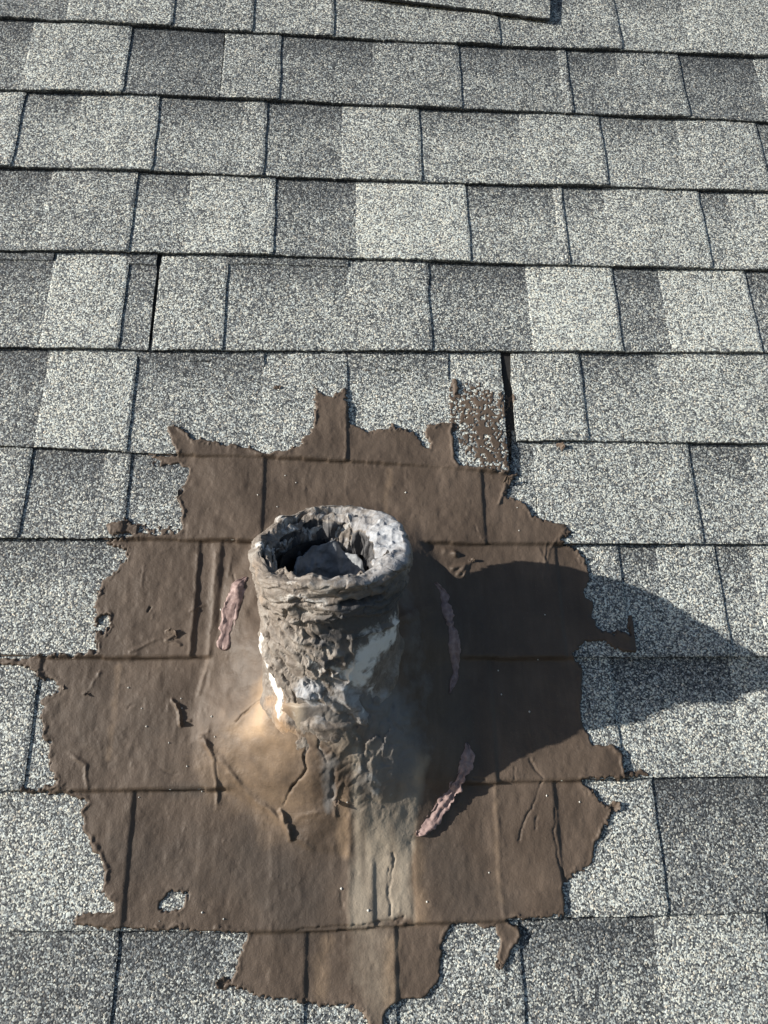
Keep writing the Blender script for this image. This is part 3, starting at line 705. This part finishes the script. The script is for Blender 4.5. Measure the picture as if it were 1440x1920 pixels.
# inner edge of the torn lip
rin = np.interp(np.degrees(phi1) % 360, [0, 35, 70, 110, 150, 190, 230, 270, 300, 330, 360], [.046, .050, .056, .060, .062, .064, .065, .066, .062, .052, .046])
rin = rin - .001 + .0036 * fbm(np.cos(phi1) * 2.6, np.sin(phi1) * 2.6, 0, 61, 4)
r_top = .0765
rin = rin + .0012 * np.sign(noise(np.cos(phi1) * 9, np.sin(phi1) * 9, 0, 63)) * np.abs(noise(np.cos(phi1) * 9, np.sin(phi1) * 9, 0, 63)) ** .5
R = np.where(part < 2, RP, 0.0)
tt = np.clip(-RP, 0, 2)
R = np.where(part >= 2, r_top + (rin[None, :] - r_top) * np.clip(tt, 0, 1) - .03 * np.clip(tt - 1, 0, 1) * .5, R)
wide = np.clip((.062 - rin) / .022, 0, 1)[None, :]
topwave = .004 * cx + .0065 * fbm(cx * 1.7, sy * 1.7, 0, 71, 3)
Sx = Ssh + S_TOP + np.where(Ssh > -.09, topwave * sstep(-.09, -.02, Ssh), 0)
Sx = Sx - np.where(part == 2, wide * .010 * tt ** 1.2, 0) - np.where(part == 3, wide * .010, 0)
# lip's lower edge wanders
lipedge = .010 * fbm(cx * 2.3, sy * 2.3, 0, 77, 3)
Sx = Sx + np.where((part < 2) & (lipw > 0) & (Ssh < -.02), lipedge * sstep(-.015, -.045, Ssh), 0) + np.where((part == 0) & (lipw == 0), lipedge * sstep(-.09, -.052, Ssh), 0)
X3, Y3, Z3 = cx * .075, sy * .075, Sx
# crumpled left front, smooth right front
ad = np.degrees(PHI) % 360
crum = sstep(140, 175, ad) * sstep(285, 262, ad) * (.35 + .65 * sstep(.012, .045, Ssh + S_TOP - s_ring(PHI)))
low = sstep(-.10, -.17, Ssh)
sw = PHI * .075
fl_a = sw * .80 - Z3 * .60; fl_b = sw * .60 + Z3 * .80     # flow of the folds: down to the right
wrp = fbm(sw * 30, Z3 * 30, 0, 80, 2)
diag1 = ridged(fl_a * 26 + .5 * wrp, fl_b * 85 + .9 * wrp, 0, 81, 2); diag2 = fbm(fl_a * 24 + .4 * wrp, fl_b * 60 + .5 * wrp, 0, 83, 3)
cells_n = fbm(sw * 120 + 1.5 * diag2, Z3 * 110, 0, 85, 2)
disp = crum * (.0019 * diag1 + .0033 * diag2 + .0006 * cells_n) * (part < 1) + (1 - crum) * (part < 1) * (.0016 * diag2 + .0004 * cells_n)
_w1, _w2, _wc, _wt = worley(fl_a * 62 + .9 * wrp, fl_b * 105 + .9 * wrp, 141)
_fl = .0006 * _wc + .0015 * _wt - .0013 * sstep(.10, 0, _w2 - _w1) * (_wc > -.2)
disp = disp + (part < 1) * (.12 + .88 * crum) * _fl
_w1, _w2, _wc, _wt = worley(sw * 42 + .8 * wrp, Z3 * 75 + .8 * wrp, 151)
disp = disp + (part == 1) * (.0013 * _wc + .0022 * _wt - .0032 * sstep(.07, 0, _w2 - _w1) * (_wc > .1))
disp = disp + (part == 1) * (.0034 * fbm(sw * 28, Z3 * 60, 0, 91, 4) + .0012 * ridged(sw * 28 + .6 * wrp, Z3 * 170 + 1.2 * wrp, 0, 93, 2))
# pits
pit = np.clip(fbm(fl_a * 75, fl_b * 160, 0, 95, 2) - .80, 0, 1) * crum * (part < 1)
disp = disp - .016 * pit
# outer skirt: spreads towards the roof
SR = s_ring(PHI) - S_TOP
skirt = np.exp(-np.clip(Ssh - SR + .006, 0, 1) / .009) * (part < 1)
disp = disp + .007 * skirt
def onpipe(pts, w, warp=.5, seed=5, Rr=.076):
    q = np.array([cyl_at(x, y, Rr) for x, y in pts]); q[:, 0] *= .076
    pw = PHI * .076
    dd = np.full(PHI.shape, 1e9); a = pw + warp * .012 * fbm(pw * 60, Z3 * 60, 0, seed, 3); b = Z3 + warp * .012 * fbm(pw * 60, Z3 * 60, 3, seed + 2, 3)
    d = seg_dist(a, b, [tuple(x) for x in q] if len(q) > 1 else [tuple(q[0])] * 2)
    return np.exp(-(d / w) ** 2) * (part < 2)
# cracks and folds on the outside
for pts, h, w in (([(640,1130),(680,1122),(712,1106)], -.011, .0020), ([(758,1095),(753,1130),(748,1160)], -.010, .0016), ([(560,1122),(640,1132),(700,1124),(740,1110)], -.0025, .0012), ([(485,1090),(515,1125),(560,1122)], -.004, .002),
                  ([(545,1140),(535,1160),(560,1180)], -.005, .0017), ([(505,1160),(540,1200),(560,1212)], -.004, .0014), ([(530,1265),(548,1300),(562,1330)], -.006, .0014),
                  ([(498,1150),(510,1240)], -.003, .0015), ([(745,1165),(700,1185),(655,1198)], .0035, .002), ([(655,1198),(660,1240),(655,1280)], .003, .002),
                  ([(583,1220),(600,1228),(608,1250),(590,1268),(575,1250)], .0035, .002), ([(610,1240),(640,1225),(645,1255),(620,1270)], .0035, .002),
                  ([(560,1300),(600,1310),(640,1330)], .004, .004), ([(640,1290),(660,1320),(690,1360)], .004, .005), ([(530,1180),(560,1200),(600,1215)], .004, .003),
                  ([(510,1170),(540,1215),(575,1245)], .003, .003)):
    g = onpipe(pts, w, .25, int(abs(h) * 1e4) + len(pts)); disp = disp + h * g
R = R + np.where(part < 2, disp, 0)
R = R + np.where(part == 3, .0060 * fbm(PHI * 3.2, tt * 6, 0, 171, 3) + .003 * ridged(PHI * 5, tt * 9, 0, 173, 2), 0)
_gm = sstep(55, 75, ad) * sstep(150, 120, ad) + .8 * sstep(160, 175, ad) * sstep(215, 195, ad)      # black gap between lip and liner
Sx = Sx - (part == 2) * _gm * .012 * np.exp(-((tt - .5 - .18 * fbm(PHI * 4, PHI * 0, 0, 175, 2)) / .11) ** 2)
# shelf crinkles
shc = (part >= 2)
Sx = Sx + shc * np.clip(tt * 4, 0, 1) * (.0032 * fbm(cx * R * 45, sy * R * 45, 0, 97, 4) + .0014 * ridged(cx * R * 70, sy * R * 70, 0, 99, 2))
# pull the tear edge ragged
a_chalk = .75 * onpipe([(492,1190),(505,1280)], .010) + .8 * onpipe([(500,1240),(525,1330)], .008)
a_chalk = mx(a_chalk, .95 * onpipe([(735,1185),(690,1220),(670,1260)], .020, .8)); a_chalk = mx(a_chalk, .6 * onpipe([(690,1280),(700,1300)], .014, 1.2))
a_chalk = mx(a_chalk, .55 * onpipe([(590,1248),(640,1262)], .007, 1)); a_chalk = mx(a_chalk, .5 * onpipe([(540,1110),(620,1120)], .01, 1))
lipmask = np.where((part == 1), sstep(-.010, -.001, Ssh), 0); lipmask = np.where(part == 2, 1.0, lipmask)
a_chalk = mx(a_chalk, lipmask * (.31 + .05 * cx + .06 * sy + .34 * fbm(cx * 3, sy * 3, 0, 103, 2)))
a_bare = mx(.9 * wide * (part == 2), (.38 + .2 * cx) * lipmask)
a_bare = mx(a_bare, .55 * onpipe([(640,1290),(700,1330)], .03)); a_bare = mx(a_bare, .6 * onpipe([(575,1290),(600,1330)], .02))
a_bit = mx(mx(.95 * (part == 3), .9 * onpipe([(660,1165),(730,1130)], .035, .5)), .7 * onpipe([(620,1180),(600,1200)], .012)); a_bit = mx(a_bit, .8 * onpipe([(750,1100),(745,1150)], .02)); a_bit = mx(a_bit, .65 * onpipe([(640,1235),(610,1245)], .012))  # bitumen patches outside; inner wall of the lip set dark as a whole
a_bit = mx(a_bit, .6 * onpipe([(720,1340),(750,1400)], .04))
a_tanp = mx(.7 * onpipe([(520,1320),(540,1360)], .02), .35 * onpipe([(490,1060),(500,1120)], .02))
P = pipe_pt(PHI, Sx, R)
# keep only what stands above the shingles
F = grid_faces(NT_, NP, True)
wz = P[..., 2].ravel() + PB[2]; F = F[(wz[F] > -0.012).any(1)]
used = np.zeros(NT_ * NP, bool); used[F.ravel()] = True; remap = np.cumsum(used) - 1
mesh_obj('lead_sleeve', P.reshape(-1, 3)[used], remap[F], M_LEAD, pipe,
         dict(chalk=a_chalk.ravel()[used], bare=a_bare.ravel()[used], bitumen_dark=a_bit.ravel()[used], tan=a_tanp.ravel()[used]), smooth=True)

# crumpled inner liner, visible inside the rim at the back and left
N2, K2 = 420, 70
ph = np.linspace(-math.pi, math.pi, N2, endpoint=False); t = np.linspace(0, 1, K2)
PH, T = np.meshgrid(ph, t); c2, s2 = np.cos(PH), np.sin(PH)
wob = fbm(c2 * 2.2, s2 * 2.2, 0, 111, 3)
Rl = .0645 - .013 * sstep(0, .55, T) - .004 * sstep(.55, 1, T) + .004 * wob + .006 * np.clip(-s2, 0, 1) + .006 * np.clip(-c2, 0, 1) + .002
Sl = S_TOP - .030 + .014 * np.sin(np.clip(T / .55, 0, 1) * math.pi) - .07 * np.clip(T - .5, 0, 1) * 2 + .006 * fbm(c2 * 3, s2 * 3, 0, 113, 3) + .004 * c2
_w1, _w2, _wc, _wt = worley(PH * 3.2 + .5 * fbm(PH * 3, T * 3, 0, 116, 2), T * 3.2 + .5 * fbm(PH * 3, T * 3, 4, 116, 2), 161)
Rl = Rl + .0050 * fbm(PH * 2.7, T * 4, 0, 115, 4) + .004 * _wt
Sl = Sl + .0060 * fbm(PH * 3.1, T * 3, 0, 117, 4) + .0055 * _wc * sstep(1, .5, T) - .004 * sstep(.12, 0, _w2 - _w1) + .010 * np.clip(s2 * .6 + c2 * .5, 0, 1) * sstep(.9, .3, T)
P2 = pipe_pt(PH, Sl, Rl)
z0 = np.zeros(P2.shape[:2])
mesh_obj('crumpled_liner', P2.reshape(-1, 3), grid_faces(K2, N2, True), M_LEAD, pipe, dict(chalk=(.55 * sstep(.75, .3, T) * np.where(s2 > -.3, 1, .5)).ravel(), bare=(.5 * sstep(.2, .7, T)).ravel(), bitumen_dark=(.9 * sstep(.55, .8, T)).ravel(), tan=z0.ravel()), smooth=True)  # liner colour gets darker with depth
# smooth grey sheet folded down inside the mouth
PH, T = np.meshgrid(np.radians(np.linspace(20, 185, 80)), np.linspace(0, 1, 40))
_m = (PH - math.radians(102)) / math.radians(83)
Rf = .0470 - .026 * T ** 1.2 + .0045 * fbm(PH * 1.7, T * 2.4, 0, 131, 4) - .008 * np.abs(_m) ** 3
Sf = S_TOP - .030 - .050 * T - .022 * np.abs(_m) ** 2.2 * (1 - T) + .005 * fbm(PH * 2.6, T * 1.8, 0, 133, 4)
P4 = pipe_pt(PH, Sf, Rf)
fl = mesh_obj('inner_flap', P4.reshape(-1, 3), grid_faces(40, 80), M_FLAP, pipe, None, True)
sm_ = fl.modifiers.new('thickness', 'SOLIDIFY'); sm_.thickness = 0.002
# dark bore
N3, K3 = 96, 24
ph = np.linspace(-math.pi, math.pi, N3, endpoint=False); PH, T = np.meshgrid(ph, np.linspace(0, 1, K3))
Rb = np.where(T < .85, .055 + .002 * fbm(np.cos(PH) * 2, np.sin(PH) * 2, T * 3, 121, 2), .055 * (1 - (T - .85) / .15 * .98)); Sb = S_TOP - .028 - .11 * np.clip(T / .85, 0, 1)
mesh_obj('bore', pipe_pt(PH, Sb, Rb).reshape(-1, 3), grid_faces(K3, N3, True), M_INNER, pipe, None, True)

# ------------------------------------------------------------------ pink sealant beads
def bead(name_label, pts, wpx, seed, n0=0.008, strands=1):
    pts3 = []
    for x, y in pts:
        n = n0
        for _ in range(4):
            u, v = uv(x, y, n); n = surf(u, v)
        pts3.append((u, v))
    p = np.array(pts3); d = np.r_[0, np.cumsum(np.hypot(*np.diff(p, axis=0).T))]; L = d[-1]
    ns = int(L / .0009); tq = np.linspace(0, L, ns)
    # smooth interpolation
    pu = np.interp(tq, d, p[:, 0]); pv = np.interp(tq, d, p[:, 1]); k = np.ones(13) / 13
    def sm(a): return np.convolve(np.pad(a, 6, mode='edge'), k, 'valid')
    pu, pv = sm(pu), sm(pv)
    tu, tv = np.gradient(pu), np.gradient(pv); tl = np.hypot(tu, tv); tu, tv = tu / tl, tv / tl
    base = np.array([pu[ns // 2], pv[ns // 2], 0]); K = 26; out = []
    tn = tq / L
    wbase = np.interp(tn, np.linspace(0, 1, len(wpx)), wpx) / 1500 / 2 * .86
    w = wbase * (1.12 + .38 * fbm(tq * 130, tq * 0 + seed, 0, seed, 3)) * np.sqrt(np.clip(np.minimum(tn, 1 - tn) * 14, 0.03, 1))
    off = .0012 * fbm(tq * 70, tq * 0 + 2.5, 0, seed + 4, 2)
    zs = sm(np.array([surf(a, b) for a, b in zip(pu, pv)]))
    for i in range(ns):
        for j in range(K):
            a = 2 * math.pi * j / K
            cxx = math.cos(a); hh = math.sin(a)
            x = w[i] * cxx + off[i]
            rg = float(0)
            z = zs[i] + .0002 + w[i] * .27 * (hh if hh > 0 else hh * .8)
            out.append((pu[i] - tv[i] * x, pv[i] + tu[i] * x, z, tq[i], cxx, hh))
    o = np.array(out); 
    wr =   .0017 * ridged(o[:, 3] * 16, o[:, 4] * 2.3 + .8 * noise(o[:, 3] * 45, o[:, 3] * 0, 0, seed), 0, seed + 7, 2) + .0006 * fbm(o[:, 3] * 160, o[:, 4] * 3, 0, seed + 9, 2)
    o[:, 2] += wr * (o[:, 5] > -.2)
    Vb = np.vstack([o[:, :3]]) - base
    F = grid_faces(ns, K, True); caps = [list(range(K - 1, -1, -1)), [(ns - 1) * K + j for j in range(K)]]
    ob = mesh_obj('sealant_bead', Vb, [tuple(f) for f in F] + [tuple(c) for c in caps], M_PINK, None, None, True)
    ob.matrix_world = ROOF @ Matrix.Translation(Vector(base))
    tag(ob, name_label, 'sealant bead', 'pink sealant beads round the pipe'); return ob
bead('sunlit pale pink sealant bead hanging beside the left of the pipe', [(464,1080),(448,1098),(440,1130),(430,1160),(424,1190),(418,1222)], [16, 26, 28, 24, 28, 20], 5)
bead('long wavy mauve sealant bead in shade right of the pipe', [(814,1091),(830,1112),(836,1150),(845,1185),(851,1225),(853,1260),(848,1282),(841,1302)], [16, 18, 20, 22, 22, 20, 14, 8], 15)
bead('lower curved pink sealant bead at the foot of the mound', [(876,1390),(876,1425),(862,1458),(838,1496),(810,1535),(778,1568)], [12, 24, 26, 24, 24, 10], 25)
